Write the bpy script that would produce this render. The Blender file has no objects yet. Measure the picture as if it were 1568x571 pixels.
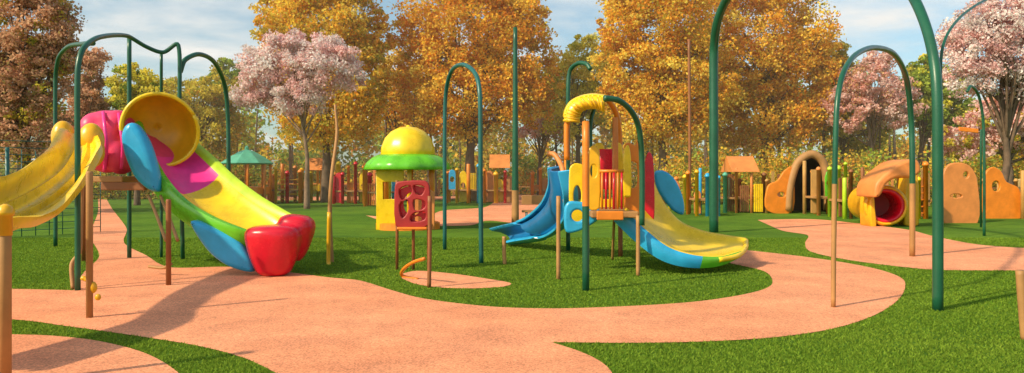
import bpy, math, random
import numpy as np
from mathutils import Vector, Matrix
random.seed(7)
SC=bpy.context.scene
COL=SC.collection
F=1100.0; HZ=268.0; CX=784.0; EYE=1.6
# survey helpers: bearing / height readings plus a distance -> world metres
def S(px,py,d): return Vector(((px-CX)*d/F, d, EYE+(HZ-py)*d/F))
def gd(py): return EYE*F/(py-HZ)
def G(px,py,z=0.0):
    d=gd(py); return Vector(((px-CX)*d/F,d,z))
# ---------------------------------------------------------------- materials
def newmat(name):
    m=bpy.data.materials.new(name); m.use_nodes=True
    nt=m.node_tree; nt.nodes.clear()
    return m,nt,nt.nodes.new('ShaderNodeOutputMaterial')
def N(nt,t,**k):
    n=nt.nodes.new(t)
    for a,b in k.items(): setattr(n,a,b)
    return n
def paint(name,c,rough=0.38,var=0.16,scale=2.5,bump=0.03,stain=0.0):
    m,nt,out=newmat(name); L=nt.links
    p=N(nt,'ShaderNodeBsdfPrincipled'); p.inputs['Roughness'].default_value=rough
    tc=N(nt,'ShaderNodeTexCoord')
    n1=N(nt,'ShaderNodeTexNoise'); n1.inputs['Scale'].default_value=scale; n1.inputs['Detail'].default_value=6; n1.inputs['Roughness'].default_value=0.65
    n2=N(nt,'ShaderNodeTexNoise'); n2.inputs['Scale'].default_value=60; n2.inputs['Detail'].default_value=3
    L.new(tc.outputs['Object'],n1.inputs['Vector']); L.new(tc.outputs['Object'],n2.inputs['Vector'])
    r=N(nt,'ShaderNodeValToRGB'); r.color_ramp.elements[0].position=0.3; r.color_ramp.elements[1].position=0.72
    r.color_ramp.elements[0].color=tuple(x*(1-var*1.6) for x in c)+(1,)
    r.color_ramp.elements[1].color=tuple(min(1,x*(1+var*.7)) for x in c)+(1,)
    L.new(n1.outputs['Fac'],r.inputs['Fac']); L.new(r.outputs['Color'],p.inputs['Base Color'])
    mr=N(nt,'ShaderNodeMapRange'); mr.inputs['To Min'].default_value=rough*.7; mr.inputs['To Max'].default_value=min(1,rough*1.4)
    L.new(n1.outputs['Fac'],mr.inputs['Value']); L.new(mr.outputs['Result'],p.inputs['Roughness'])
    b=N(nt,'ShaderNodeBump'); b.inputs['Strength'].default_value=bump*4; b.inputs['Distance'].default_value=0.01
    L.new(n2.outputs['Fac'],b.inputs['Height']); L.new(b.outputs['Normal'],p.inputs['Normal'])
    L.new(p.outputs[0],out.inputs[0]); return m
M={}
for k,c,r in [('yellow',(0.92,0.60,0.012),.27),('gold',(0.82,0.43,0.012),.3),('green',(0.13,0.50,0.02),.27),('lime',(0.46,0.66,0.03),.3),
  ('pink',(0.88,0.04,0.30),.3),('rose',(0.78,0.05,0.16),.38),('red',(0.66,0.010,0.03),.25),('blue',(0.03,0.38,0.70),.28),('navy',(0.01,0.15,0.38),.3),
  ('orange',(0.80,0.23,0.015),.4),('terracotta',(0.70,0.245,0.06),.5),('brown',(0.28,0.10,0.03),.55),('wood',(0.42,0.21,0.07),.6),
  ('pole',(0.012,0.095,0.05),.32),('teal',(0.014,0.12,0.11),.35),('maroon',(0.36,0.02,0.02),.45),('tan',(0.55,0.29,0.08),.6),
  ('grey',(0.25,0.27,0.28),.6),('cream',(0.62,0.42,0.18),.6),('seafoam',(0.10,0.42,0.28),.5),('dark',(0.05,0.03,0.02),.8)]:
    M[k]=paint('paint_'+k,c,r)
def bark(name,c):
    return paint(name,c,.9,.35,3.0,.2)
M['bark']=bark('bark',(0.16,0.10,0.06)); M['bark2']=bark('bark_light',(0.26,0.16,0.10))
def leafmat(name):
    m,nt,out=newmat(name); L=nt.links
    a=N(nt,'ShaderNodeAttribute'); a.attribute_name='Col'
    d=N(nt,'ShaderNodeBsdfDiffuse'); t=N(nt,'ShaderNodeBsdfTranslucent')
    mx=N(nt,'ShaderNodeMixShader'); mx.inputs[0].default_value=.42
    L.new(a.outputs['Color'],d.inputs['Color']); L.new(a.outputs['Color'],t.inputs['Color'])
    L.new(d.outputs[0],mx.inputs[1]); L.new(t.outputs[0],mx.inputs[2])
    L.new(mx.outputs[0],out.inputs[0]); return m
M['leaf']=leafmat('leaves')
def ground_mat(name,cols,scales,bumpd,rough=.9,spk=None):
    m,nt,out=newmat(name); L=nt.links
    p=N(nt,'ShaderNodeBsdfPrincipled'); p.inputs['Roughness'].default_value=rough
    try: p.inputs['Specular IOR Level'].default_value=.15
    except: pass
    tc=N(nt,'ShaderNodeTexCoord')
    def noise(s,det=5,r=.6):
        n=N(nt,'ShaderNodeTexNoise'); n.inputs['Scale'].default_value=s; n.inputs['Detail'].default_value=det; n.inputs['Roughness'].default_value=r
        L.new(tc.outputs['Object'],n.inputs['Vector']); return n
    a=noise(scales[0]); b=noise(scales[1],6,.7); c=noise(scales[2],3,.7)
    r1=N(nt,'ShaderNodeValToRGB'); r1.color_ramp.elements[0].position=.35; r1.color_ramp.elements[1].position=.68
    r1.color_ramp.elements[0].color=cols[0]+(1,); r1.color_ramp.elements[1].color=cols[1]+(1,)
    L.new(a.outputs['Fac'],r1.inputs['Fac'])
    r2=N(nt,'ShaderNodeValToRGB'); r2.color_ramp.elements[0].position=.3; r2.color_ramp.elements[1].position=.7
    r2.color_ramp.elements[0].color=(.76,.76,.76,1); r2.color_ramp.elements[1].color=(1.15,1.15,1.1,1)
    L.new(b.outputs['Fac'],r2.inputs['Fac'])
    r3=N(nt,'ShaderNodeValToRGB'); r3.color_ramp.elements[0].position=.32; r3.color_ramp.elements[1].position=.68
    v=spk or .5
    r3.color_ramp.elements[0].color=(v,v,v,1); r3.color_ramp.elements[1].color=(2-v,2-v,2-v,1)
    L.new(c.outputs['Fac'],r3.inputs['Fac'])
    x=N(nt,'ShaderNodeMix',data_type='RGBA',blend_type='MULTIPLY'); x.inputs[0].default_value=1
    L.new(r1.outputs[0],x.inputs[6]); L.new(r2.outputs[0],x.inputs[7])
    y=N(nt,'ShaderNodeMix',data_type='RGBA',blend_type='MULTIPLY'); y.inputs[0].default_value=1
    L.new(x.outputs[2],y.inputs[6]); L.new(r3.outputs[0],y.inputs[7])
    L.new(y.outputs[2],p.inputs['Base Color'])
    bp=N(nt,'ShaderNodeBump'); bp.inputs['Strength'].default_value=.8; bp.inputs['Distance'].default_value=bumpd
    L.new(c.outputs['Fac'],bp.inputs['Height']); L.new(bp.outputs['Normal'],p.inputs['Normal'])
    L.new(p.outputs[0],out.inputs[0]); return m
M['grass']=ground_mat('turf',((.065,.15,.012),(.135,.25,.018)),(.25,2.2,45),.03,.95,.45)
M['path']=ground_mat('rubber_path',((.71,.275,.145),(.82,.345,.195)),(.35,1.2,60),.008,.9,.55)
# ---------------------------------------------------------------- mesh helpers
def link(o,parent=None):
    COL.objects.link(o)
    if parent is not None:
        o.parent=parent; o.matrix_parent_inverse=Matrix.Translation(-parent.location)
    return o
def empty(name,loc):
    e=bpy.data.objects.new(name,None); e.location=Vector(loc); e.empty_display_size=.3; COL.objects.link(e); return e
def meshobj(name,v,f,mats,parent=None,smooth=True,midx=None):
    me=bpy.data.meshes.new(name); me.from_pydata([tuple(p) for p in v],[],f); 
    for m in (mats if isinstance(mats,(list,tuple)) else [mats]): me.materials.append(M[m] if isinstance(m,str) else m)
    if smooth: me.polygons.foreach_set('use_smooth',[True]*len(me.polygons))
    if midx: me.polygons.foreach_set('material_index',midx)
    me.update(); return link(bpy.data.objects.new(name,me),parent)
def cat(pts,n=8,closed=False):
    P=[Vector(p) for p in pts]; k=len(P); out=[]
    rng=range(k if closed else k-1)
    for i in rng:
        p1=P[i]; p2=P[(i+1)%k]
        p0=P[(i-1)%k] if (closed or i>0) else p1*2-p2
        p3=P[(i+2)%k] if (closed or i+2<k) else p2*2-p1
        d=(p2-p1).length
        t1=(p2-p0)*.5; t2=(p3-p1)*.5
        if t1.length>d: t1=t1.normalized()*d
        if t2.length>d: t2=t2.normalized()*d
        for j in range(n):
            t=j/n; a=t*t; b=a*t
            out.append(p1*(2*b-3*a+1)+t1*(b-2*a+t)+p2*(-2*b+3*a)+t2*(b-a))
    if not closed: out.append(P[-1])
    return out
def tube_geo(pts,radii,seg=10,off=0):
    P=[Vector(p) for p in pts]; n=len(P)
    if not isinstance(radii,(list,tuple)): radii=[radii]*n
    v=[];f=[]
    t=(P[1]-P[0]).normalized(); u=t.orthogonal().normalized()
    for i in range(n):
        tt=(P[min(i+1,n-1)]-P[max(i-1,0)]).normalized()
        u=(u-tt*u.dot(tt)).normalized(); w=tt.cross(u)
        for j in range(seg):
            a=2*math.pi*j/seg; v.append(P[i]+(u*math.cos(a)+w*math.sin(a))*radii[i])
    for i in range(n-1):
        for j in range(seg):
            a=off+i*seg+j; b=off+i*seg+(j+1)%seg
            f.append((a,b,b+seg,a+seg))
    f.append(tuple(off+j for j in range(seg))[::-1]); f.append(tuple(off+(n-1)*seg+j for j in range(seg)))
    return v,f
def tube(name,pts,r,mat,parent=None,smooth=8,seg=12,low=None,zc=0):
    if smooth:
        rr=r
        if isinstance(r,(list,tuple)):
            rr=[]
            for i in range(len(r)-1):
                rr+= [r[i]+(r[i+1]-r[i])*j/smooth for j in range(smooth)]
            rr.append(r[-1])
        pts=cat(pts,smooth); r=rr
    v,f=tube_geo(pts,r,seg)
    if low:
        mi=[1 if sum(v[i].z for i in q)/len(q)<zc else 0 for q in f]
        return meshobj(name,v,f,[mat,low],parent,True,mi)
    return meshobj(name,v,f,mat,parent)
def post(name,base,h,r,mat,parent=None,cap=None):
    b=Vector(base); pr=[(r,-.05),(r,h-.02),(r*.85,h)]
    if cap: pr=[(r,-.05),(r,h),(r*1.25,h),(r*1.35,h+r*.6),(r*.9,h+r*1.5),(r*.2,h+r*1.9)]
    return lathe(name,pr,b,mat,parent,14)
def lathe(name,prof,loc,mat,parent=None,seg=32,rot=None,scal=(1,1,1),ribs=None,smooth=True):
    v=[];f=[];n=len(prof)
    for (r,z) in prof:
        for j in range(seg):
            a=2*math.pi*j/seg; rr=r*(1+(ribs[1]*abs(math.sin(a*ribs[0]/2)) if ribs else 0))
            p=Vector((rr*math.cos(a)*scal[0],rr*math.sin(a)*scal[1],z*scal[2]))
            if rot: p=rot@p
            v.append(p+Vector(loc))
    for i in range(n-1):
        for j in range(seg):
            a=i*seg+j;b=i*seg+(j+1)%seg; f.append((a,b,b+seg,a+seg))
    if prof[0][0]>.001 and not name.startswith('tunnel'): f.append(tuple(range(seg))[::-1])
    if not name.startswith('tunnel') or name=='tunnel_back': f.append(tuple((n-1)*seg+j for j in range(seg)))
    o=meshobj(name,v,f,mat,parent,smooth)
    return o
def box(name,c,size,mat,parent=None,rz=0,bev=.015):
    x,y,z=[s/2 for s in size]; R=Matrix.Rotation(rz,3,'Z')
    v=[R@Vector((a*x,b*y,q*z))+Vector(c) for a in(-1,1) for b in(-1,1) for q in(-1,1)]
    f=[(0,1,3,2),(4,6,7,5),(0,4,5,1),(2,3,7,6),(0,2,6,4),(1,5,7,3)]
    o=meshobj(name,v,f,mat,parent,False)
    if bev: m=o.modifiers.new('b','BEVEL'); m.width=bev; m.segments=2
    return o
def loft(name,A,B,prof,mats,parent=None,sub=8,thick=.05,colmat=None,env=None):
    a=cat(A,sub); b=cat(B,sub); n=len(a); v=[];f=[];mi=[]
    for i in range(n):
        tan=((a[min(i+1,n-1)]+b[min(i+1,n-1)])-(a[max(i-1,0)]+b[max(i-1,0)])).normalized()
        ac=(b[i]-a[i]); nn=ac.cross(tan).normalized()
        if nn.z<0: nn=-nn
        k_=env(i/(n-1)) if env else 1
        for (t,o) in prof: v.append(a[i]+ac*t+nn*o*k_)
    k=len(prof)
    for i in range(n-1):
        for j in range(k-1):
            q=i*k+j; f.append((q,q+1,q+k+1,q+k)); mi.append(colmat(i/(n-1),j) if colmat else 0)
    o=meshobj(name,v,f,mats,parent,True,mi)
    s=o.modifiers.new('s','SOLIDIFY'); s.thickness=thick; s.offset=0
    bv=o.modifiers.new('b','BEVEL'); bv.width=thick*.35; bv.segments=3; bv.limit_method='ANGLE'; bv.angle_limit=1.0
    return o
CURVES=[]
def slabW(name,outline,y,thick,mat,parent=None,holes=(),rz=0,origin=None,smooth=0,bev=.02):
    cu=bpy.data.curves.new(name,'CURVE'); cu.dimensions='2D'; cu.fill_mode='BOTH'
    cu.extrude=max(.001,thick/2-bev); cu.bevel_depth=bev; cu.bevel_resolution=3; cu.offset=-bev
    ox=sum(p[0] for p in outline)/len(outline)
    for k,ol in enumerate([outline]+list(holes)):
        pts=[Vector((p[0]-ox,p[1],0)) for p in ol]
        if smooth: pts=cat(pts,smooth,True)
        sp=cu.splines.new('POLY'); sp.points.add(len(pts)-1)
        for q,p in zip(sp.points,pts): q.co=(p.x,p.y,0,1)
        sp.use_cyclic_u=True
    cu.materials.append(M[mat]); o=bpy.data.objects.new(name,cu)
    o.location=(ox,y,0); o.rotation_euler=(math.pi/2,0,rz); link(o,parent); CURVES.append(o); return o
def slab(name,pxo,d,thick,mat,parent=None,holes=(),rz=0,smooth=6,bev=.02):
    c=lambda L:[((p[0]-CX)*d/F,EYE+(HZ-p[1])*d/F) for p in L]
    return slabW(name,c(pxo),d,thick,mat,parent,[c(h) for h in holes],rz,None,smooth,bev)
def ell(cx,cy,rx,ry,n=14): return [(cx+rx*math.cos(2*math.pi*i/n),cy+ry*math.sin(2*math.pi*i/n)) for i in range(n)]
def blob(name,parts,mat,parent=None,vox=.03,it=8):
    import bmesh
    bm=bmesh.new()
    for c,r in parts:
        q=bmesh.ops.create_icosphere(bm,subdivisions=3,radius=1)
        for v in q['verts']: v.co=Vector((v.co.x*r[0],v.co.y*r[1],v.co.z*r[2]))+Vector(c)
    me=bpy.data.meshes.new(name); bm.to_mesh(me); bm.free(); me.materials.append(M[mat])
    o=link(bpy.data.objects.new(name,me),parent)
    m=o.modifiers.new('r','REMESH'); m.mode='VOXEL'; m.voxel_size=vox; m.use_smooth_shade=True
    s=o.modifiers.new('s','SMOOTH'); s.iterations=it; s.factor=.6
    return o
# ---------------------------------------------------------------- ground
gs=600
meshobj('ground',[(-gs,-40,0),(gs,-40,0),(gs,900,0),(-gs,900,0)],[(0,1,2,3)],'grass',None,False)
POLY=[]
def path(name,segs,z):
    pts=[]
    for s in segs:
        c=cat([G(*p) for p in s],6); pts+=c
    v=[Vector((p.x,p.y,z)) for p in pts]
    w=[v[0]]
    for p in v[1:]:
        if (p-w[-1]).length>.01: w.append(p)
    if (w[0]-w[-1]).length<.01: w.pop()
    POLY.append(np.array([(p.x,p.y) for p in w]))
    return meshobj(name,w,[tuple(range(len(w)))],'path',None,False)
path('playground_path',[
 [(-260,440),(18,443),(112,445)],
 [(112,445),(128,418),(152,392),(138,360),(150,325),(150,303)],
 [(162,303),(172,320),(194,350),(190,372),(225,392),(262,410),(350,409),(430,416),(500,425),(550,430),(600,445),(650,458),(750,470),(850,473),(950,470),(1050,464),(1120,455),(1168,444),(1183,433),(1170,416),(1120,404)],
 [(1120,404),(1080,384),(1140,383)],
 [(1140,383),(1220,392),(1290,402),(1345,413),(1380,426),(1386,440),(1375,460),(1340,483),(1280,503),(1200,516),(1100,523),(980,526),(845,525)],
 [(845,525),(890,540),(920,555),(937,572),(950,620),(955,700)],
 [(520,700),(470,600),(420,571),(370,548),(300,530),(200,514),(100,500),(18,490),(-260,480)]],.008)
path('playground_path',[[(-260,508),(18,513),(80,515),(150,523),(220,541),(272,571),(310,620),(340,700)],[(-300,700),(-260,508)]],.008)
path('playground_path',[[(1160,337),(1190,336),(1250,336),(1320,343),(1390,352),(1430,362),(1500,375),(1590,381),(1800,384)],[(1800,420),(1590,415),(1440,414),(1370,408),(1290,397),(1240,385),(1233,372),(1236,360),(1200,354),(1180,346),(1160,337)]],.008)
path('path_pad',[[(613,420),(640,415),(690,419),(745,427),(782,434),(765,440),(700,442),(645,437),(618,428),(613,420)]],.006)
path('park_path',[[(560,330),(640,335),(680,322),(740,318),(760,306),(770,298),(835,298),(840,306),(825,325),(830,345),(750,338),(720,345),(665,346),(600,342),(560,330)]],.006)
path('park_path',[[(330,300),(600,301),(760,299)],[(760,303),(600,307),(330,306)]],.012)
# ---------------------------------------------------------------- poles and arches
def arch(name,pts,r,mat='pole',low=None,zc=0,seg=14):
    P=[S(*p) for p in pts]; 
    return tube(name,P,r,mat,None,8,seg,low,zc)
arch('arch_pole',[(119,445,9.94),(119,250,9.94),(119,110,9.94),(127,75,10.1),(152,57,10.8),(195,55,12.6),(225,72,13.2),(250,80,13.5),(273,69,13.6),(275,160,13.6),(280,396,13.65)],.038)
arch('arch_pole',[(85,377,16.1),(85,250,16.1),(85,120,16.1),(90,88,15.8),(105,71,15),(128,67,13),(142,66,11.2)],.042)
arch('arch_pole',[(276,110,13.7),(283,92,13.8),(305,83,14.3),(328,95,15),(344,130,15.8),(349,180,16),(350,250,16),(350,377,16.1)],.046,'pole')
arch('support_pole',[(198,395,13.85),(198,225,13.85),(198,57,13.85)],.04)
arch('support_pole',[(247,395,13.9),(247,225,13.9),(247,82,13.6)],.028)
arch('arch_pole',[(737,403,13.04),(736,300,13.04),(735,150,13.04),(729,115,13.3),(710,99,14),(692,108,14.8),(683,140,15.3),(681,200,15.4),(681,382,15.4)],.042,'teal')
arch('tall_pole',[(789,346,22.6),(789,200,22.6),(789,42,22.6)],[.12,.09,.065],'pole','wood',1.0)
arch('hook_pole',[(870,384,15.2),(870,250,15.2),(870,135,15.2),(873,108,15.2),(885,97,15),(898,98,14.8),(904,106,14.7)],.045)
arch('arch_pole',[(1093,356,20.1),(1093,200,20.1),(1093,80,20.1),(1098,35,19.6),(1112,0,19),(1160,-75,17),(1250,-125,14),(1340,-90,11),(1398,-5,9.4),(1422,55,8.8),(1434,130,8.5),(1436,300,8.5),(1436,475,8.5)],[.125,.125,.12,.115,.11,.1,.09,.08,.064,.06,.059,.059,.059],seg=18)
arch('arch_pole',[(1276,471,8.67),(1277,350,8.67),(1281,170,8.67),(1290,115,8.9),(1310,84,9.6),(1340,73,11),(1370,84,12.5),(1388,120,13.6),(1395,180,14),(1397,250,14),(1397,393,14.1)],[.028,.03,.032,.034,.036,.042,.047,.05,.053,.053,.053],'pole','wood',1.5)
arch('hook_pole',[(1507,361,18.9),(1507,250,18.9),(1505,180,18.9),(1498,145,18.7),(1487,132,18.3),(1481,140,18.1)],.035,'pole')
arch('arch_pole',[(1441,200,8.9),(1441,90,8.9),(1452,50,9.2),(1480,18,10),(1520,-4,11),(1600,-20,13),(1660,60,14),(1670,200,14.1),(1670,393,14.1)],.018,'pole')
arch('thin_post',[(1441,420,8.9),(1441,340,8.9),(1441,200,8.9)],.018,'pole')
arch('wooden_post',[(508,410,13.2),(505,330,13.2),(508,270,13.2),(516,205,13.4),(513,160,13.5)],[.045,.04,.035,.03,.02],'wood')
arch('bent_rail',[(504,325,12.9),(503,400,12.9),(507,410,12.8),(535,412,12.5),(566,417,12.1)],.035,'gold')
arch('wooden_post',[(773,405,12.85),(772,385,12.85),(772,362,12.85)],.035,'wood')
arch('wooden_post',[(1570,520,7.0),(1566,470,7.0),(1562,414,7.0)],.04,'wood')
arch('wooden_post',[(1056,330,30),(1056,200,30),(1055,60,30)],.06,'brown')
# ---------------------------------------------------------------- big slide tower (left)
T=empty('slide_tower',G(230,415))
UPR=[(0,.10),(.02,.16),(.07,.13),(.13,0),(.2,-.10),(.3,-.13),(.36,-.07),(.4,-.13),(.5,-.16),(.6,-.13),(.64,-.07),(.7,-.13),(.8,-.10),(.87,0),(.93,.13),(.98,.16),(1,.06)]
U=[(106,200,12),(94,210,11.5),(76,240,10.6),(42,262,9.4),(2,283,8.2),(-60,305,7.2),(-150,350,6.4),(-260,400,5.7)]
Lr=[(150,210,11.6),(155,240,10.8),(132,282,9.8),(92,325,8.7),(48,350,7.7),(5,360,6.9),(-90,400,6.0),(-200,460,5.3)]
loft('yellow_slide_chute',[S(*p) for p in U],[S(*p) for p in Lr],UPR,['yellow','gold'],T,10,.05,lambda s,j:0,lambda s:min(1,.2+s*4.5))
blob('slide_entry_hump',[(S(97,210,11.8),(.17,.2,.28)),(S(101,228,11.8),(.15,.2,.25)),(S(140,214,11.6),(.19,.2,.28)),(S(142,232,11.6),(.17,.2,.26)),(S(120,228,11.9),(.3,.15,.16))],'gold',T,.022,12)
blob('pink_cover',[(S(164,222,12.6),(.36,.4,.50)),(S(148,196,12.6),(.24,.35,.28)),(S(182,192,12.7),(.26,.35,.28)),(S(186,238,12.6),(.24,.35,.34)),(S(165,186,12.7),(.30,.35,.20)),(S(148,235,12.6),(.22,.35,.30))],'rose',T,.03,14)
tube('cover_fold',[S(158,172,12.45),S(160,190,12.22),S(163,222,12.17),S(160,262,12.35)],.03,'pink',T,6,8)
tube('cover_fold_2',[S(182,174,12.5),S(184,192,12.32),S(188,225,12.24),S(186,258,12.35)],.03,'pink',T,6,8)
def bowl(name,c,nrm,up,rx,ry,depth,mat,parent,thick=.05,rings=14,seg=48):
    n=Vector(nrm).normalized(); u=Vector(up); u=(u-n*u.dot(n)).normalized(); r=u.cross(n)
    v=[];f=[]
    for i in range(rings+1):
        a=i/rings*math.pi/2
        for j in range(seg):
            b=2*math.pi*j/seg
            v.append(Vector(c)+(r*math.cos(b)*rx+u*math.sin(b)*ry)*max(.002,math.sin(a))**.8 - n*depth*(math.cos(a)))
    for i in range(rings):
        for j in range(seg):
            p=i*seg+j;q=i*seg+(j+1)%seg; f.append((p,q,q+seg,p+seg))
    o=meshobj(name,v,f,mat,parent)
    m=o.modifiers.new('s','SOLIDIFY'); m.thickness=thick; m.offset=0
    rim=[Vector(c)+(r*math.cos(2*math.pi*j/40)*rx+u*math.sin(2*math.pi*j/40)*ry) for j in range(41)]
    tube(name+'_rim',rim,.035,'yellow',parent,0,10)
    return o
bowl('yellow_cowl',S(246,199,12.6),(.50,-.83,-.14),(-.6,0,1),.60,.64,.62,'gold',T)
UP2=[(0,-.30),(.0,-.16),(.0,.02),(.03,.09),(.08,.08),(.14,-.04),(.22,-.13),(.36,-.18),(.52,-.20),(.68,-.18),(.8,-.12),(.88,-.02),(.94,.08),(.98,.09),(1,.0),(1,-.14)]
def cm(sv,j):
    if j<=4 : return 0
    if j>=11: return 3
    if sv<.42: return 1 if sv>.16 else 4
    return 2
Nn=[(205,190,12.6),(222,234,12.4),(243,276,12.1),(276,314,11.8),(320,341,11.5),(360,357,11.35),(398,368,11.4)]
Ff=[(288,215,13.6),(305,228,13.4),(328,247,13.2),(360,276,12.8),(396,304,12.35),(432,326,12.0),(462,342,11.75)]
loft('slide_chute',[S(*p) for p in Nn],[S(*p) for p in Ff],UP2,['green','pink','yellow','lime','rose'],T,12,.045,cm,lambda s:.85)
slab('blue_flank',[(189,210),(194,194),(204,188),(214,194),(228,215),(240,250),(246,280),(244,293),(230,290),(210,272),(195,240)],12.0,.26,'blue',T,bev=.1)
slab('blue_skid',[(296,338),(340,352),(372,370),(392,412),(376,414),(345,402),(318,378)],11.5,.28,'blue',T,bev=.07)
# one moulded red end bell: narrow foot, wide rounded mouth, cheek on the right
def bell(name,mat,parent):
    V=[];Fc=[]
    def add(prof,cx,cy,tilt,sy,seg=40):
        R=Matrix.Rotation(tilt,3,'Y'); o=len(V); n=len(prof)
        for r,z in prof:
            for j in range(seg):
                a=2*math.pi*j/seg; ca,sa=math.cos(a),math.sin(a)
                k=(abs(ca)**3+abs(sa)**3)**(-1/3)*.5+.5
                V.append(R@Vector((r*ca*k,r*sa*sy*k,z))+Vector((cx,cy,0)))
        for i in range(n-1):
            for j in range(seg):
                a=o+i*seg+j;b=o+i*seg+(j+1)%seg; Fc.append((a,b,b+seg,a+seg))
        Fc.append(tuple(o+j for j in range(seg))[::-1]); Fc.append(tuple(o+(n-1)*seg+j for j in range(seg)))
    add([(.10,.0),(.20,.015),(.27,.07),(.32,.18),(.37,.32),(.41,.48),(.435,.62),(.43,.71),(.38,.77),(.28,.80),(.1,.81)],-3.78,11.42,math.radians(-1),.85)
    add([(.06,.20),(.14,.22),(.20,.32),(.25,.48),(.29,.66),(.30,.80),(.26,.90),(.17,.95),(.05,.96)],-3.62,11.75,math.radians(7),1.1)
    o=meshobj(name,V,Fc,mat,parent)
    m=o.modifiers.new('r','REMESH'); m.mode='VOXEL'; m.voxel_size=.02; m.use_smooth_shade=True
    s_=o.modifiers.new('s','SMOOTH'); s_.iterations=14; s_.factor=.6
    return o
bell('red_slide_end','red',T)
box('deck',S(190,274,13.0),(.8,1.6,.1),'wood',T)
box('deck_beam',S(190,285,12.25),(.75,.1,.14),'brown',T)
for nm,(x,yb,yt),m in [('leg_1',(137,487,262),'wood'),('leg_2',(258,437,305),'brown'),('leg_3',(128,400,270),'brown'),('leg_4',(8,590,340),'wood')]:
    d=gd(yb); b=G(x,yb); h=EYE+(HZ-yt)*d/F
    post(nm,b,h,.036 if x!=8 else .042,m,T)
post('leg_cap',G(8,590)+Vector((0,0,1.19)),.1,.048,'gold',T,True)
tube('ladder_rail_1',[S(112,442,10),S(110,405,10.1),S(122,385,10.2),S(124,330,10.3),S(126,280,10.4)],.03,'wood',T)
blob('leg_ornament',[(S(133,428,8.1),(.03,.03,.03)),(S(142,440,8.05),(.05,.04,.07)),(S(150,455,8.05),(.035,.03,.04)),(S(128,426,8.1),(.035,.03,.03))],'gold',T,.01,3)
for k,x in enumerate((228,246)):
    tube('brace_%d'%(k+1),[S(x,300,12),S(x+12,330,11.5),S(x+26,368,11)],.025,'wood',T)
tube('climb_ring',[S(228,408,11.5),S(250,410,11.4),S(262,404,11.3)],.025,'wood',T)
# ---------------------------------------------------------------- second play tower (centre right)
P2=empty('play_tower',G(915,420))
def leg(nm,x,yb,yt,m,r=.045,cap=False,low=None,zc=0):
    d=gd(yb); return tube(nm,[G(x,yb)+Vector((0,0,-.03)),S(x,(yb+yt)/2,d),S(x,yt,d)],r,m,P2,4,12,low,zc)
leg('post_1',855,428,300,'wood',.032); leg('post_2',897,445,186,'orange',.05,low='pole',zc=1.1); leg('post_3',977,422,330,'wood',.032)
leg('post_4',950,393,250,'brown',.045); leg('post_5',868,350,190,'orange',.09)
tube('arch_frame_1',[S(925,150,10.8),S(948,154,10.9),S(968,172,11.1),S(979,200,11.3),S(983,250,11.4),S(983,345,11.4)],.045,'pole',P2)
tube('arch_frame_2',[S(868,245,12.4),S(868,195,12.4),S(874,170,12.4),S(895,152,12.6),(S(925,150,12.9)),S(943,172,13.1),S(949,215,13.2),S(950,320,13.2)],.05,'orange',P2)
tube('arch_frame_3',[S(903,322,12.0),S(904,230,12.0),S(905,185,12.0),S(914,160,12.1),S(930,152,12.2)],.035,'pole',P2)
A=[(866,186),(867,172),(875,158),(890,150),(908,147),(926,149)]
v0=[S(x,y,11.0) for x,y in A]; v1=[S(x+4,y+4,13.6) for x,y in A]
ribp=[(i/24,.02 if i%2 else 0) for i in range(25)]
loft('slatted_canopy',v0,v1,ribp,['yellow'],P2,6,.05)
for q in range(13):
    c=cat(v0,6); ix=min(len(c)-1,int(q*len(c)/13)+1); p=c[ix]; cc=cat(v1,6)[ix]
    tube('slat_%d'%(q+1),[p+(p-cc)*.01,p,cc],.022,'yellow',P2,0,8)
def band(name,pts,d,w,mat,parent):
    c=cat([S(x,y,d) for x,y in pts],6); v=[];f=[]
    ctr=S(925,190,d)
    for p in c:
        k=(ctr-p).normalized(); v+= [p,p+k*w]
    for i in range(len(c)-1): f.append((2*i,2*i+1,2*i+3,2*i+2))
    o=meshobj(name,v,f,mat,parent); m=o.modifiers.new('s','SOLIDIFY'); m.thickness=.06; return o
band('canopy_fascia',A,10.97,.22,'yellow',P2)
for q in range(12):
    c=cat([S(x,y,10.92) for x,y in A],6); p=c[min(len(c)-1,int(q*2.5)+1)]; k=(S(925,190,10.92)-p).normalized()
    tube('fascia_rib_%d'%(q+1),[p+k*.01,p+k*.21],.014,'gold',P2,0,8)
box('deck',S(930,324,12.4),(.75,1.9,.1),'wood',P2); box('deck_edge',S(934,330,11.35),(.42,.08,.14),'orange',P2)
slab('back_panel',[(903,322),(903,235),(912,220),(922,219),(930,235),(940,219),(952,222),(956,322)],13.1,.06,'yellow',P2,
   holes=[[(917,300),(917,245),(930,240),(940,245),(940,300)]],smooth=3)
slab('red_screen',[(918,290),(918,228),(938,228),(938,290)],12.95,.05,'red',P2,smooth=0)
slab('side_panel_front',[(956,332),(957,250),(955,225),(962,218),(972,222),(980,214),(983,250),(982,345),(970,350)],12.0,.07,'orange',P2,
   holes=[[(962,250),(975,250),(975,285),(962,285)]],smooth=3)
slab('side_panel_trim',[(955,300),(955,230),(962,222),(966,240),(966,300)],11.85,.05,'yellow',P2,smooth=3)
slab('yellow_panel',[(872,322),(872,258),(880,250),(892,252),(897,258),(897,345),(880,345)],12.4,.06,'yellow',P2,holes=[ell(884,300,6,16)],smooth=3)
slab('yellow_gate',[(900,318),(900,232),(910,222),(918,232),(918,318)],11.6,.06,'gold',P2,holes=[ell(909,262,5,10)],smooth=3)
slab('porthole_panel',[(866,354),(864,320),(872,308),(900,311),(915,318),(921,330),(908,342),(885,354)],11.9,.12,'blue',P2,holes=[ell(884,330,9,9)],smooth=5,bev=.04)
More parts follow.
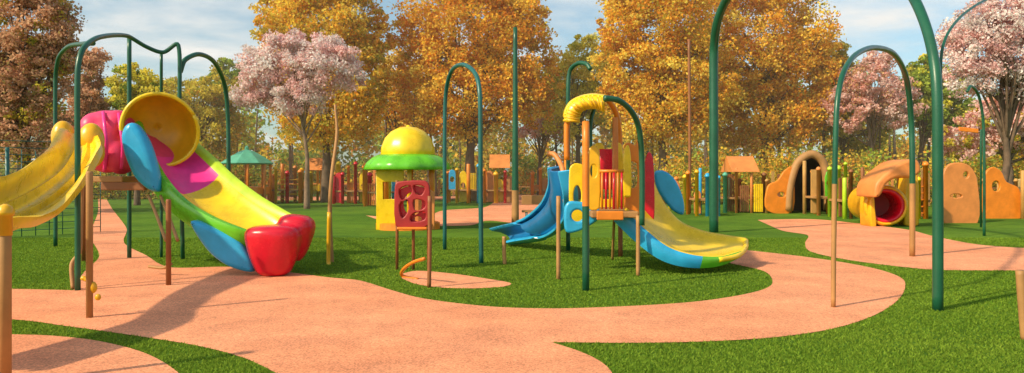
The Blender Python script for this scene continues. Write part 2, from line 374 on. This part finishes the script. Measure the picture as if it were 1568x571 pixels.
for k,x in enumerate(range(922,955,6)): tube('baluster_%d'%(k+1),[S(x,320,11.5),S(x,290,11.5),S(x,262,11.5)],.018,'red' if k%2 else 'orange',P2,0,8)
tube('guard_rail',[S(918,262,11.5),S(955,262,11.5)],.025,'orange',P2,0,8)
tube('handrail',[S(840,236,14),S(848,236,13.9),S(856,246,13.8),S(862,262,13.6),S(866,310,13.4)],.05,'terracotta',P2)
tube('ladder_rail_1',[G(938,398)*1.0,S(940,345,12.9),S(942,322,12.6)],.025,'wood',P2); 
slab('orange_column',[(938,325),(938,180),(946,180),(947,325)],12.4,.1,'terracotta',P2,smooth=0)
slab('door_arch',[(985,340),(984,290),(988,245),(994,232),(1000,245),(1002,300),(1000,340)],12.6,.08,'red',P2,smooth=3)
UB=[(846,256,14),(846,285,14.2),(832,314,14.8),(800,338,15.8),(757,350,16.9)]
LB=[(866,262,13.2),(874,300,13.2),(872,335,13.6),(838,362,14.8),(782,373,16.2)]
loft('blue_slide_chute',[S(*p) for p in UB],[S(*p) for p in LB],[(0,-.1),(0,.05),(.04,.14),(.1,.1),(.2,-.08),(.4,-.16),(.6,-.16),(.8,-.08),(.9,.1),(.96,.14),(1,.05),(1,-.15)],['blue','navy'],P2,10,.05,lambda s,j:1 if 3<=j<=6 else 0)
NR=[(953,329,11.7),(985,359,11.6),(1020,385,11.5),(1060,397,11.5),(1100,398,11.7),(1134,388,12.1)]
FR=[(990,262,13.2),(1008,305,13.1),(1036,340,13.0),(1072,356,12.9),(1110,363,12.9),(1142,367,12.9)]
loft('slide_chute',[S(*p) for p in NR],[S(*p) for p in FR],UP2,['blue','yellow','green'],P2,12,.045,lambda s,j: 1 if 3<=j<14 else (0 if s<.66 else 2),lambda s:.62-.42*s**2)
tube('slide_lip',[S(*p) for p in ((1100,398,11.7),(1128,392,12.0),(1141,380,12.4),(1142,368,12.9))],.045,'yellow',P2,6,10)
slab('blue_fin',[(1003,263),(1018,262),(1034,276),(1046,305),(1046,328),(1030,322),(1012,300),(1004,282)],13.3,.12,'blue',P2,bev=.05)
# ---------------------------------------------------------------- mushroom playhouse
H=empty('mushroom_playhouse',S(625,351,21.5)); H.location.z=0
hx,hy=H.location.x,H.location.y
lathe('dome',[(.74,2.12),(.80,2.22),(.78,2.42),(.68,2.70),(.50,2.90),(.27,3.02),(.06,3.05),(.05,3.09),(.01,3.10)],(hx,hy,0),'yellow',H,64,ribs=(10,.02))
lathe('brim',[(.1,1.86),(1.10,1.80),(1.23,1.75),(1.27,1.78),(1.19,1.96),(1.02,2.12),(.86,2.20),(.76,2.21)],(hx,hy,0),'green',H,72,ribs=(12,.04))
for i,a in enumerate((.5,1.6,2.7,3.8,4.9,5.9)):
    post('post_%d'%(i+1),(hx+.78*math.cos(a),hy+.78*math.sin(a),0),1.9,.07,'orange' if i%2 else 'gold',H)
slabW('front_wall',[(hx-.85,0),(hx-.85,1.75),(hx-.05,1.75),(hx-.05,0)],hy-.55,.06,'yellow',H,holes=[[(hx-.65,.9),(hx-.65,1.4),(hx-.25,1.4),(hx-.25,.9)]])
slabW('side_wall',[(hx+.1,0),(hx+.1,1.1),(hx+.5,1.3),(hx+.85,1.1),(hx+.85,0)],hy-.5,.06,'terracotta',H)
lathe('floor',[(.95,0),(.95,.18),(.9,.2)],(hx,hy,0),'orange',H,32,smooth=False)
R=empty('activity_panel',G(632,415)); d=12
slab('panel',[(606,345),(605,285),(610,278),(645,276),(656,280),(659,300),(657,344),(630,348)],d,.07,'maroon',R,
  holes=[[(612,290),(628,284),(630,296),(616,306)],[(634,284),(650,286),(646,298),(637,296)],[(612,314),(622,306),(626,320),(616,334)],[(634,306),(650,308),(650,318),(636,322)],[(632,328),(650,324),(650,336),(630,339)]],smooth=3)
slab('panel_inset',[(612,342),(611,290),(652,288),(652,341)],d+.09,.04,'red',R,holes=[ell(632,312,14,18),ell(640,335,6,4)],smooth=2,bev=.01)
for k,(x,m) in enumerate(((608,'brown'),(633,'brown'),(656,'brown'))):
    tube('post_%d'%(k+1),[S(x,415,d+.15),S(x,345,d+.15),S(x,276+k*3,d+.15)],.026,m,R,0,10)
box('shelf',S(632,349,d),(.5,.24,.04),'orange',R)
arch('wooden_post',[(657,440,10.2),(658,380,10.2),(658,300,10.2)],.03,'brown')
tube('bent_rail',[S(650,396,10.4),S(632,402,10.7),S(618,412,11),S(616,422,11.2),S(640,428,11.0)],.026,'orange')
# ---------------------------------------------------------------- distant play structures
def fort(name,px,py,wpx,hpx,seed,cols,roof=None):
    rd=random.Random(seed); d=gd(py); s=d/F; e=empty(name,G(px,py)); x0=e.location.x; w=wpx*s; h=hpx*s
    k=max(2,int(w/.55))
    xs=[x0-w/2+w*i/k for i in range(k+1)]
    for i,x in enumerate(xs):
        for r in range(2):
            hh=h*rd.uniform(.65,1.0)
            post('post_%d_%d'%(i,r),(x+rd.uniform(-.08,.08),d+r*1.3,0),hh,rd.uniform(.05,.09)*(1.4 if d>35 else 1),rd.choice(cols),e,rd.random()<.6)
    box('deck',(x0,d+.65,h*.32),(w,1.25,.09),'wood',e)
    for i in range(k):
        a,b=xs[i]+.08,xs[i+1]-.08; m=rd.choice(cols); z1=h*rd.uniform(.5,.85); z0=rd.choice([.05,.05,h*.3]); t=rd.random(); yy=d+rd.uniform(-.1,.9)
        if t<.55:
            mid=(a+b)/2; ol=[(a,z0),(a,z1*.85),(a+(b-a)*.2,z1*.97),(mid,z1),(b-(b-a)*.2,z1*.97),(b,z1*.85),(b,z0)]
            hr=min((b-a)*.28,(z1-z0)*.25)
            slabW('panel_%d'%i,ol,yy,.06,m,e,holes=[ell(mid,(z0+z1)/2+.05,hr,hr*1.3)] if rd.random()<.55 else [])
        elif t<.85:
            n=5
            for q in range(n): box('bar_%d_%d'%(i,q),(a+(b-a)*(q+.5)/n,yy,(z0+z1)/2),(.06,.05,z1-z0),m,e,0,.01)
            box('bar_rail_%d'%i,(( a+b)/2,yy+.052,z1-.08),(b-a,.05,.07),rd.choice(cols),e,0,.01)
        else:
            for q in range(5): tube('rung_%d_%d'%(i,q),[(a,yy,h*.1+q*h*.12),(b,yy,h*.1+q*h*.12)],.03,m,e,0,8)
    if roof=='gable':
        v=[(x0-w*.35,d-.2,h*.9),(x0+w*.35,d-.2,h*.9),(x0+w*.35,d+1.5,h*.9),(x0-w*.35,d+1.5,h*.9),(x0-w*.35,d+.65,h*1.25),(x0+w*.35,d+.65,h*1.25)]
        meshobj('roof',v,[(0,1,5,4),(2,3,4,5),(0,4,3),(1,2,5),(0,3,2,1)],rd.choice(cols),e,False)
    return e
warm=['orange','terracotta','tan','yellow','red','cream','gold','wood']
mix=['orange','yellow','terracotta','blue','orange','red','seafoam','gold']
fort('play_fort',432,311,52,62,4,mix); fort('play_fort',486,309,50,54,5,['seafoam','orange','terracotta','gold','yellow'],'gable')
fort('play_fort',535,312,50,60,21,['orange','yellow','tan','red'])
fort('play_fort',578,316,40,66,6,mix); fort('play_fort',708,311,50,62,8,['orange','blue','yellow','gold'])
fort('play_fort',765,311,45,60,9,warm,'gable'); fort('play_fort',322,306,36,48,31,['orange','gold','yellow','terracotta'])
fort('play_fort',835,306,40,46,33,['terracotta','orange','wood'])
fort('play_fort',1085,331,35,78,10,['orange','gold','blue','yellow','terracotta'])
fort('play_fort',1140,326,60,70,11,['terracotta','orange','yellow','seafoam','brown'],'gable')
fort('play_fort',1270,330,35,85,12,['yellow','terracotta','green','tan','orange'])
fort('play_fort',1305,335,26,85,13,['orange','lime','terracotta','brown'])
fort('play_fort',1418,335,26,85,14,['yellow','orange','terracotta'])
fort('play_fort',1600,335,60,75,15,warm)
fort('play_fort',1018,322,60,62,16,['orange','brown','yellow','terracotta'])
# gazebo with green hipped roof
g=G(378,312); e=empty('gazebo',g)
for i in range(8):
    a=math.pi/8+i*math.pi/4; post('post_%d'%(i+1),(g.x+1.25*math.cos(a),g.y+1.25*math.sin(a),0),2.3,.07,'terracotta' if i%2 else 'orange',e)
lathe('roof',[(1.45,2.2),(1.5,2.26),(.95,2.62),(.45,2.9),(.12,3.02),(.12,3.15),(.01,3.25)],(g.x,g.y,0),'seafoam',e,8,smooth=False)
lathe('railing',[(1.2,.55),(1.27,.55),(1.27,.95),(1.2,.95)],(g.x,g.y,0),'orange',e,8,smooth=False)
lathe('floor',[(1.4,0),(1.4,.14),(1.35,.15)],(g.x,g.y,0),'wood',e,8,smooth=False)
def playpanel(pxo,d,m,holes=(),n='play_panel'):
    e=empty(n,(( pxo[0][0]-CX)*d/F,d,0)); slab('panel',pxo,d,.12,m,e,holes,smooth=4,bev=.03)
    xs=[p[0] for p in pxo]; ys=max(p[1] for p in pxo)
    for i,x in enumerate((min(xs)+2,max(xs)-2)):
        post('post_%d'%(i+1),((x-CX)*d/F,d+.15,0),EYE+(HZ-min(p[1] for p in pxo)-22)*d/F,.06,'tan',e,True)
    return e
playpanel([(1174,322),(1175,285),(1190,276),(1200,262),(1212,256),(1214,322)],30,'orange',[ell(1196,298,6,4)])
playpanel([(1444,341),(1443,268),(1452,252),(1470,249),(1486,256),(1495,275),(1496,341)],24.0,'terracotta',[ell(1478,268,4,5),ell(1463,300,9,3)])
playpanel([(1508,334),(1507,268),(1518,256),(1532,262),(1540,278),(1560,290),(1562,334)],26.5,'orange',[ell(1524,285,6,8)])
e=empty('arched_shelter',G(1236,324)); d=30
for k in range(12):
    dd=d+k*.24
    pts=[S(1207+k*.3,322,dd),S(1210,285,dd),S(1221,250,dd),S(1243,236,dd),S(1261,250,dd),S(1266,285,dd),S(1267,322,dd)]
    tube('rib_%d'%(k+1),pts,.17,'brown' if k else 'wood',e,6,8)
slab('shelter_shade',[(1213,322),(1214,285),(1224,254),(1243,241),(1257,252),(1261,285),(1262,322)],d+2.6,.1,'dark',e,smooth=3)  # near-black sheet behind the ribs, painting the shade inside the shelter
# tunnel
e=empty('crawl_tunnel',G(1358,347)); c=S(1357,315,22.3); rot=Matrix.Rotation(math.radians(90),3,'X'); rz=Matrix.Rotation(math.radians(-14),3,'Z')@rot
pr=[(.52,.02),(.53,-.03),(.56,-.05),(.62,0),(.64,.10),(.60,.18),(.60,2.6)]
lathe('tunnel_tube',[(r,-z) for r,z in pr],c,'gold',e,40,rz)
lathe('tunnel_lining',[(.53,-.02),(.48,.04),(.42,-.02),(.40,-.4),(.38,-1.2)],c,'red',e,40,rz)
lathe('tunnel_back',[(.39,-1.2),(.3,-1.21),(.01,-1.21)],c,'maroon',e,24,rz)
slab('tunnel_hood',[(1325,300),(1327,280),(1345,262),(1366,248),(1388,245),(1394,262),(1380,272),(1360,272),(1344,280),(1334,298)],21.9,1.2,'terracotta',e,bev=.09)
slab('tunnel_wall',[(1378,343),(1382,275),(1388,250),(1398,250),(1401,343)],22.9,.5,'gold',e,smooth=2,bev=.05)
slab('tunnel_side',[(1325,345),(1325,300),(1330,296),(1332,320),(1334,345)],22.6,.7,'gold',e,smooth=2,bev=.04)
e=empty('park_sign',G(1502,348)); slab('sign_board',[(1468,200),(1468,194),(1498,197),(1498,204)],22,.05,'orange',e,smooth=0)
post('sign_post',G(1502,348),3.0,.03,'pole',e)
for bx,by in ((525,300),(640,303),(835,345)):
    e=empty('park_bench',G(bx,by)); d=gd(by); x=e.location.x
    box('seat',(x,d,.45),(1.5,.4,.06),'wood',e); box('backrest',(x,d+.25,.8),(1.5,.05,.3),'wood',e)
    for q in (-.6,.6): box('leg_%d'%(q>0),(x+q,d,.21),(.08,.36,.42),'grey',e)
def fence(name,x0,x1,d,h,cols,seed=1,step=.16,gap=.3):
    rd=random.Random(seed); V=[];Fc=[];mi=[]
    x=x0
    def bx(a,b,c0,c1,z0,z1,m):
        o=len(V)
        for xx in(a,b):
            for yy in (c0,c1):
                for zz in (z0,z1): V.append((xx,yy,zz))
        for q in [(0,1,3,2),(4,6,7,5),(0,4,5,1),(2,3,7,6),(0,2,6,4),(1,5,7,3)]: Fc.append(tuple(o+k for k in q)); mi.append(m)
    m=0; on=True
    while x<x1:
        if rd.random()<.25: m=rd.randrange(len(cols))
        if rd.random()<.12: on=rd.random()>gap
        hh=h*rd.uniform(.6,1.08)
        if on: bx(x,x+step*rd.uniform(.35,.6),d,d+.03,0.05,hh,m)
        x+=step
    bx(x0,x1,d+.034,d+.08,h*.45,h*.45+.08,0)
    return meshobj(name,V,Fc,cols,None,False,mi)
fence('picket_fence',-26,-7.5,50,2.1,['terracotta','orange','tan','seafoam','gold'],1,.32,.5)
fence('picket_fence',-7,20,54,1.5,['wood','tan','brown','terracotta'],2,.36,.65)
fence('picket_fence',13,32,36,2.0,['brown','tan','wood','terracotta'],3,.3,.6)
V=[];Fc=[]
def addt(pts,r,seg=5):
    v,f=tube_geo(pts,r,seg,len(V)); V.extend(v); Fc.extend(f)
fd=17; X0=-14.2; X1=-11.6
for i in range(14):
    x=X0+(X1-X0)*i/13; y=fd+i*.25
    addt([(x,y,0),(x,y,2.55-i*.04)],.05 if i%6==0 else .012)
for k in range(14):
    z=.15+k*.18; addt([(X0,fd,z),(X1,fd+3.25,z-.3*0)],.01)
meshobj('mesh_fence',V,Fc,'teal')
# ---------------------------------------------------------------- vegetation
rng=np.random.default_rng(5)
def leaves(name,cent,cols,size,parent=None,flat=0.0):
    n=len(cent)
    u=rng.normal(size=(n,3)); u[:,2]*=1-flat; u/=np.linalg.norm(u,axis=1,keepdims=True)
    w=rng.normal(size=(n,3)); v=np.cross(u,w); v/=np.linalg.norm(v,axis=1,keepdims=True)
    sz=(size*rng.uniform(.6,1.3,size=(n,1)))
    a=cent+u*sz*.5; b=cent+v*sz*.36; c=cent-u*sz*.5; d=cent-v*sz*.36
    co=np.stack([a,b,c,d],1).reshape(-1,3)
    me=bpy.data.meshes.new(name)
    me.vertices.add(4*n); me.loops.add(4*n); me.polygons.add(n)
    me.vertices.foreach_set('co',co.ravel().astype(np.float32))
    me.loops.foreach_set('vertex_index',np.arange(4*n,dtype=np.int32))
    me.polygons.foreach_set('loop_start',np.arange(0,4*n,4,dtype=np.int32))
    me.update(calc_edges=True)
    at=me.color_attributes.new('Col','FLOAT_COLOR','POINT')
    cc=np.ones((n,4)); cc[:,:3]=np.clip(cols,0.004,.95)
    at.data.foreach_set('color',np.repeat(cc,4,0).ravel().astype(np.float32))
    me.materials.append(M['leaf']); return link(bpy.data.objects.new(name,me),parent)
PAL={
 'gold':[(.95,.59,.06),(.95,.72,.13),(.90,.41,.04),(.64,.48,.05)],
 'amber':[(.95,.49,.045),(.95,.62,.09),(.88,.34,.04),(.58,.43,.05)],
 'yellow':[(.92,.76,.10),(.95,.84,.17),(.78,.68,.07),(.56,.56,.06)],
 'pink':[(.95,.72,.69),(.95,.85,.82),(.95,.60,.59),(.87,.52,.48)],
 'rose':[(.95,.58,.52),(.95,.70,.62),(.88,.45,.38),(.64,.42,.2)],
 'russet':[(.70,.38,.24),(.80,.48,.29),(.54,.27,.16),(.42,.31,.11)],
 'green':[(.28,.42,.05),(.44,.52,.07),(.18,.27,.04),(.56,.48,.06)],
 'olive':[(.64,.52,.06),(.74,.58,.08),(.42,.40,.05),(.74,.40,.06)],
 'dark':[(.24,.25,.035),(.40,.32,.045),(.14,.19,.03),(.50,.26,.05)]}
def clumps(lobes,d,n,pal,crange=(.4,.9),gaps=.0):
    P=np.array(PAL[pal]); A=np.array([l[2]*l[3] for l in lobes],float); A/=A.sum()
    C=[];K=[];T0=[]
    s=d/F
    for l,a in zip(lobes,A):
        c=np.array(S(l[0],l[1],d+(l[4] if len(l)>4 else 0))); rx=l[2]*s; rz=l[3]*s; ry=(rx+min(rx,rz))/2
        m=95
        k=max(8,int(a*n/m))
        dr=rng.normal(size=(k,3)); dr/=np.linalg.norm(dr,axis=1,keepdims=True)
        rad=rng.uniform(.25,1.08,size=(k,1))**.6
        cc=c+dr*rad*np.array([rx,ry,rz])
        cr=rng.uniform(crange[0],crange[1],size=k)*min(1.2,max(.5,rx/3))
        tone=rng.uniform(0,1,size=k)
        T0+=list(cc[:])
        g=rng.normal(size=(k,m,3)); g/=np.linalg.norm(g,axis=2,keepdims=True); g*=rng.uniform(0,1.15,size=(k,m,1))**.55
        g[:,:,2]*=.75
        pts=cc[:,None,:]+g*cr[:,None,None]
        idx=np.floor(np.clip(tone[:,None]*3.2+rng.normal(0,.75,size=(k,m)),0,3.99)).astype(int)
        order=np.array([1,0,2,3])
        col=P[order[idx]]*rng.uniform(.75,1.1,size=(k,m,1))*(0.85+.3*rng.uniform(size=(k,1,1)))
        C.append(pts.reshape(-1,3)); K.append(col.reshape(-1,3))
    return np.concatenate(C),np.concatenate(K),T0
def tree(name,px,d,lobes,pal,n,leaf=.15,tr=.22,fork=2.6,seed=0,bk='bark',lean=0,pal2=None):
    rd=random.Random(seed); base=Vector(((px-CX)*d/F,d,0)); e=empty(name,base)
    C,K,T0=clumps(lobes,d,n,pal)
    if pal2:
        C2,K2,_=clumps(lobes,d,int(n*.2),pal2); C=np.concatenate([C,C2]); K=np.concatenate([K,K2])
    leaves('foliage',C,K,leaf,e)
    top=Vector(np.mean([S(l[0],l[1],d) for l in lobes],axis=0)); V=[];Fc=[]
    def at(pts,r):
        v,f=tube_geo(pts,r,8,len(V)); V.extend(v); Fc.extend(f)
    fk=Vector((base.x+lean*.4,d,fork))
    tp=cat([base-Vector((0,0,.1)),base+Vector((lean*.15,0,fork*.5)),fk,fk.lerp(top,.5)+Vector((rd.uniform(-.3,.3),0,0)),top+Vector((0,0,.5))],5)
    rr=[tr*1.35*(1-.85*i/(len(tp)-1)) for i in range(len(tp))]; at(tp,rr)
    for p in rd.sample(T0,min(26,len(T0))):
        p=Vector(p); t0=rd.uniform(0.0,.75); st=fk.lerp(top,t0); 
        mid=st.lerp(p,.5)+Vector((rd.uniform(-.3,.3),rd.uniform(-.3,.3),rd.uniform(0,.5)))
        q=cat([st,mid,p],4); r0=tr*.42*(1-t0*.5); at(q,[r0*(1-.85*i/(len(q)-1)) for i in range(len(q))])
    meshobj('trunk_and_limbs',V,Fc,bk,e)
    return e
tree('autumn_tree',500,42,[(495,40,90,78),(540,110,62,70),(450,105,55,60),(500,170,95,55),(565,55,38,50),(430,35,40,42),(500,-20,70,42)],'gold',58000,.18,.28,3,1,pal2='olive')
tree('autumn_tree',720,44,[(718,40,110,82),(665,120,65,60),(785,90,65,82),(720,150,105,65),(645,60,42,45),(725,-30,95,50),(815,140,45,55),(800,30,40,45)],'amber',70000,.18,.32,3,2,pal2='gold')
tree('autumn_tree',885,48,[(882,115,48,50),(905,75,30,25),(870,160,55,50),(925,140,45,60)],'yellow',24000,.19,.2,3,3)
tree('autumn_tree',1015,43,[(1010,40,88,87),(1060,120,75,70),(960,110,52,60),(1010,170,90,55),(1000,-20,75,50),(955,45,38,42)],'gold',60000,.18,.3,3,4,pal2='amber')
tree('autumn_tree',1170,46,[(1165,50,98,92),(1110,130,65,70),(1225,120,62,75),(1170,180,100,55),(1150,-30,90,50),(1240,75,40,50)],'amber',62000,.185,.3,3,5,pal2='gold')
tree('autumn_tree',610,52,[(605,110,42,40),(600,160,60,60),(640,150,45,55)],'gold',18000,.2,.2,3,6)
tree('young_tree',300,50,[(300,165,60,50),(260,150,40,35),(345,145,35,40),(320,200,60,40)],'olive',22000,.2,.2,2,7)
tree('young_tree',210,38,[(205,130,32,32),(235,150,25,25),(190,155,20,20)],'yellow',9000,.15,.14,1.5,8,pal2='green')
tree('young_tree',350,55,[(352,105,18,18),(340,125,30,20),(370,130,20,20)],'green',6000,.2,.14,2,9)
tree('russet_tree',40,30,[(40,40,65,80),(20,130,60,70),(75,120,40,70),(40,200,70,50),(90,40,22,50),(-60,80,70,110),(30,-40,60,50)],'russet',52000,.135,.25,2,10,pal2='olive')
tree('russet_tree',135,38,[(125,110,30,35),(140,160,28,50),(120,190,35,50),(145,90,16,20)],'russet',16000,.15,.16,2,11)
tree('blossom_tree',470,34,[(430,85,52,32),(396,128,38,28),(478,108,50,42),(445,150,60,26),(515,88,42,22),(390,95,24,24),(495,62,34,14),(450,68,26,18),(380,150,22,16),(540,120,24,18)],'pink',36000,.125,.12,2.6,12,'bark2')
tree('blossom_tree',1530,28,[(1525,40,72,44),(1490,85,48,38),(1560,80,50,50),(1520,120,62,32),(1580,20,50,50),(1475,55,30,30),(1600,120,50,40),(1540,0,50,30)],'pink',42000,.11,.16,2.2,13,'bark',.8)
tree('blossom_tree',1335,44,[(1330,125,42,40),(1365,160,42,38),(1300,165,38,35),(1345,95,28,18)],'rose',20000,.16,.15,3,14)
tree('autumn_tree',1290,50,[(1285,140,40,60),(1310,200,50,40),(1270,100,30,40)],'olive',20000,.2,.2,3,15)
tree('autumn_tree',1410,46,[(1405,150,38,50),(1440,170,42,50),(1420,110,28,28),(1450,130,28,30)],'green',20000,.19,.2,3,16,pal2='yellow')
tree('blossom_tree',825,50,[(820,190,30,25),(850,200,25,20)],'rose',5000,.18,.12,2,17)
tree('autumn_tree',1545,36,[(1530,190,50,40),(1580,180,50,60),(1480,210,40,35)],'rose',18000,.15,.2,2,18,pal2='olive')
def mass(name,x0,x1,d0,d1,z1,n,pals,leaf,nc=400,zmin=0.0):
    e_c=[];e_k=[]
    k=nc; cx=rng.uniform(x0,x1,k); cy=rng.uniform(d0,d1,k)
    top=z1*(.75+.35*np.sin(cx*.35)*np.sin(cx*.13+1)); cz=zmin+(top-zmin)*rng.uniform(0,1,k)
    cr=rng.uniform(.7,1.6,k); m=n//k
    for i in range(k):
        P=np.array(PAL[pals[rng.integers(len(pals))]])
        g=rng.normal(size=(m,3)); g/=np.linalg.norm(g,axis=1,keepdims=True); g*=rng.uniform(0,1,(m,1))**.45*cr[i]; 
        p=np.array([cx[i],cy[i],cz[i]])+g; p[:,2]=np.abs(p[:,2])+.02
        e_c.append(p); e_k.append(P[rng.integers(0,4,m)]*rng.uniform(.7,1.2,(m,1))*rng.uniform(.7,1.2))
    return leaves(name,np.concatenate(e_c),np.concatenate(e_k),leaf)
mass('distant_tree_mass',-75,75,66,78,11.5,110000,['olive','dark','gold','green','amber'],.45,900)
mass('shrubbery',-50,50,58,64,4.2,64000,['dark','olive','gold','green','amber'],.28,520)
mass('shrubbery',-30,-17,47,49,2.4,14000,['green','olive','dark'],.18,120)
mass('shrubbery',9,34,39,43,3.6,34000,['olive','amber','green'],.18,230)
V=[];Fc=[]
rd=random.Random(3)
for i in range(60):
    x=rd.uniform(-45,48); y=rd.uniform(46,62); r=rd.uniform(.08,.2); lean=rd.uniform(-.6,.6)
    addpts=cat([(x,y,-.1),(x+lean*.4,y,3),(x+lean,y,rd.uniform(6,9))],4)
    v,f=tube_geo(addpts,[r*(1-.6*j/(len(addpts)-1)) for j in range(len(addpts))],7,len(V)); V+=v; Fc+=f
meshobj('woodland_trunks',V,Fc,'bark')
def inpoly(P,poly):
    x,y=P[:,0],P[:,1]; ins=np.zeros(len(P),bool); n=len(poly); j=n-1
    for i in range(n):
        xi,yi=poly[i]; xj,yj=poly[j]
        if yi!=yj:
            c=((yi>y)!=(yj>y))&(x<(xj-xi)*(y-yi)/(yj-yi)+xi); ins^=c
        j=i
    return ins
n=440000
yy=5.3+ (rng.uniform(0,1,n)**1.35)*13; xx=rng.uniform(-1,1,n)*(.76*yy+.4)
P=np.stack([xx,yy],1); keep=np.ones(n,bool)
for q in POLY: keep&=~inpoly(P,q)
P=P[keep]; n=len(P)
h=rng.uniform(.010,.026,n); wd=.0035+.0006*P[:,1]; ang=rng.uniform(0,2*np.pi,n); dx=np.cos(ang)*wd; dy=np.sin(ang)*wd
lx=rng.normal(0,.012,n); ly=rng.normal(0,.012,n)
a=np.stack([P[:,0]-dx,P[:,1]-dy,np.zeros(n)],1); b=np.stack([P[:,0]+dx,P[:,1]+dy,np.zeros(n)],1); c=np.stack([P[:,0]+lx,P[:,1]+ly,h],1)
co=np.stack([a,b,c],1).reshape(-1,3)
me=bpy.data.meshes.new('grass_blades'); me.vertices.add(3*n); me.loops.add(3*n); me.polygons.add(n)
me.vertices.foreach_set('co',co.ravel().astype(np.float32)); me.loops.foreach_set('vertex_index',np.arange(3*n,dtype=np.int32))
me.polygons.foreach_set('loop_start',np.arange(0,3*n,3,dtype=np.int32)); me.update(calc_edges=True)
at=me.color_attributes.new('Col','FLOAT_COLOR','POINT'); cc=np.ones((n,4))
pv=.5+.5*np.sin(P[:,0:1]*1.3+np.sin(P[:,1:2]*.9)*2)*np.cos(P[:,1:2]*1.1+P[:,0:1]*.4)
t=np.clip(rng.uniform(0,1,(n,1))*.8+.3*(pv-.3),0,1); cc[:,:3]=(np.array([.13,.25,.022])*(1-t)+np.array([.31,.43,.05])*t)*rng.uniform(.65,1.15,(n,1))
at.data.foreach_set('color',np.repeat(cc,3,0).ravel().astype(np.float32)); me.materials.append(M['leaf']); link(bpy.data.objects.new('grass_blades',me))
# ---------------------------------------------------------------- warm autumn haze between the trees (real volume of air)
m=bpy.data.materials.new('haze'); m.use_nodes=True; nt=m.node_tree; nt.nodes.clear()
o_=nt.nodes.new('ShaderNodeOutputMaterial'); vs=nt.nodes.new('ShaderNodeVolumeScatter'); vs.inputs['Color'].default_value=(1,.84,.58,1); vs.inputs['Density'].default_value=.004; vs.inputs['Anisotropy'].default_value=.1
nt.links.new(vs.outputs[0],o_.inputs['Volume']); M['haze']=m
hz=box('haze',(0,62,9.5),(190,72,18.9),'haze',None,0,0)
# ---------------------------------------------------------------- light, sky, camera
sv=Vector((-.78,-.52,.70)).normalized()
su=bpy.data.lights.new('sun','SUN'); su.energy=5.0; su.angle=math.radians(1.5); su.color=(1,.83,.56)
so=bpy.data.objects.new('sun',su); so.rotation_euler=sv.to_track_quat('Z','Y').to_euler(); COL.objects.link(so)
w=bpy.data.worlds.new('World'); SC.world=w; w.use_nodes=True; nt=w.node_tree; nt.nodes.clear(); L=nt.links
out=N(nt,'ShaderNodeOutputWorld'); bg=N(nt,'ShaderNodeBackground'); bg.inputs['Strength'].default_value=.15
sky=N(nt,'ShaderNodeTexSky'); sky.sky_type='NISHITA'; sky.sun_disc=False; sky.sun_elevation=math.asin(sv.z); sky.sun_rotation=math.atan2(sv.x,sv.y)
sky.air_density=1.0; sky.dust_density=1.6; sky.ozone_density=1.5
tc=N(nt,'ShaderNodeTexCoord'); sp=N(nt,'ShaderNodeSeparateXYZ'); L.new(tc.outputs['Generated'],sp.inputs[0])
ad=N(nt,'ShaderNodeMath',operation='ADD'); ad.inputs[1].default_value=.12; L.new(sp.outputs['Z'],ad.inputs[0])
dx_=N(nt,'ShaderNodeMath',operation='DIVIDE'); L.new(sp.outputs['X'],dx_.inputs[0]); L.new(ad.outputs[0],dx_.inputs[1])
dy_=N(nt,'ShaderNodeMath',operation='DIVIDE'); L.new(sp.outputs['Y'],dy_.inputs[0]); L.new(ad.outputs[0],dy_.inputs[1])
cb=N(nt,'ShaderNodeCombineXYZ'); L.new(dx_.outputs[0],cb.inputs[0]); L.new(dy_.outputs[0],cb.inputs[1])
nz=N(nt,'ShaderNodeTexNoise'); nz.inputs['Scale'].default_value=1.1; nz.inputs['Detail'].default_value=7; nz.inputs['Roughness'].default_value=.55
L.new(cb.outputs[0],nz.inputs['Vector'])
rp=N(nt,'ShaderNodeValToRGB'); rp.color_ramp.elements[0].position=.47; rp.color_ramp.elements[1].position=.68; L.new(nz.outputs['Fac'],rp.inputs['Fac'])
tn=N(nt,'ShaderNodeMix',data_type='RGBA',blend_type='MULTIPLY'); tn.inputs[0].default_value=1; tn.inputs[7].default_value=(1.05,1.2,1.08,1); L.new(sky.outputs[0],tn.inputs[6])
mx=N(nt,'ShaderNodeMix',data_type='RGBA'); L.new(rp.outputs['Color'],mx.inputs[0]); L.new(tn.outputs[2],mx.inputs[6]); mx.inputs[7].default_value=(6.9,6.6,6.1,1)
L.new(mx.outputs[2],bg.inputs['Color']); L.new(bg.outputs[0],out.inputs[0])
cam=bpy.data.cameras.new('camera'); cam.sensor_width=36; cam.lens=36*F/1568; cam.shift_y=-(285.5-HZ)/1568; cam.clip_end=2000
co_=bpy.data.objects.new('camera',cam); co_.location=(0,0,EYE); co_.rotation_euler=(math.pi/2,0,0); COL.objects.link(co_); SC.camera=co_
SC.view_settings.view_transform='Standard'; SC.view_settings.look='None'; SC.view_settings.exposure=0
dg=bpy.context.evaluated_depsgraph_get()
res=[(o,bpy.data.meshes.new_from_object(o.evaluated_get(dg))) for o in CURVES]
for o,me in res:
    n_=o.name; p=o.parent; mw=o.location.copy(); re=o.rotation_euler.copy(); bpy.data.objects.remove(o)
    me.name=n_; q=bpy.data.objects.new(n_,me); q.location=mw; q.rotation_euler=re; link(q,p)
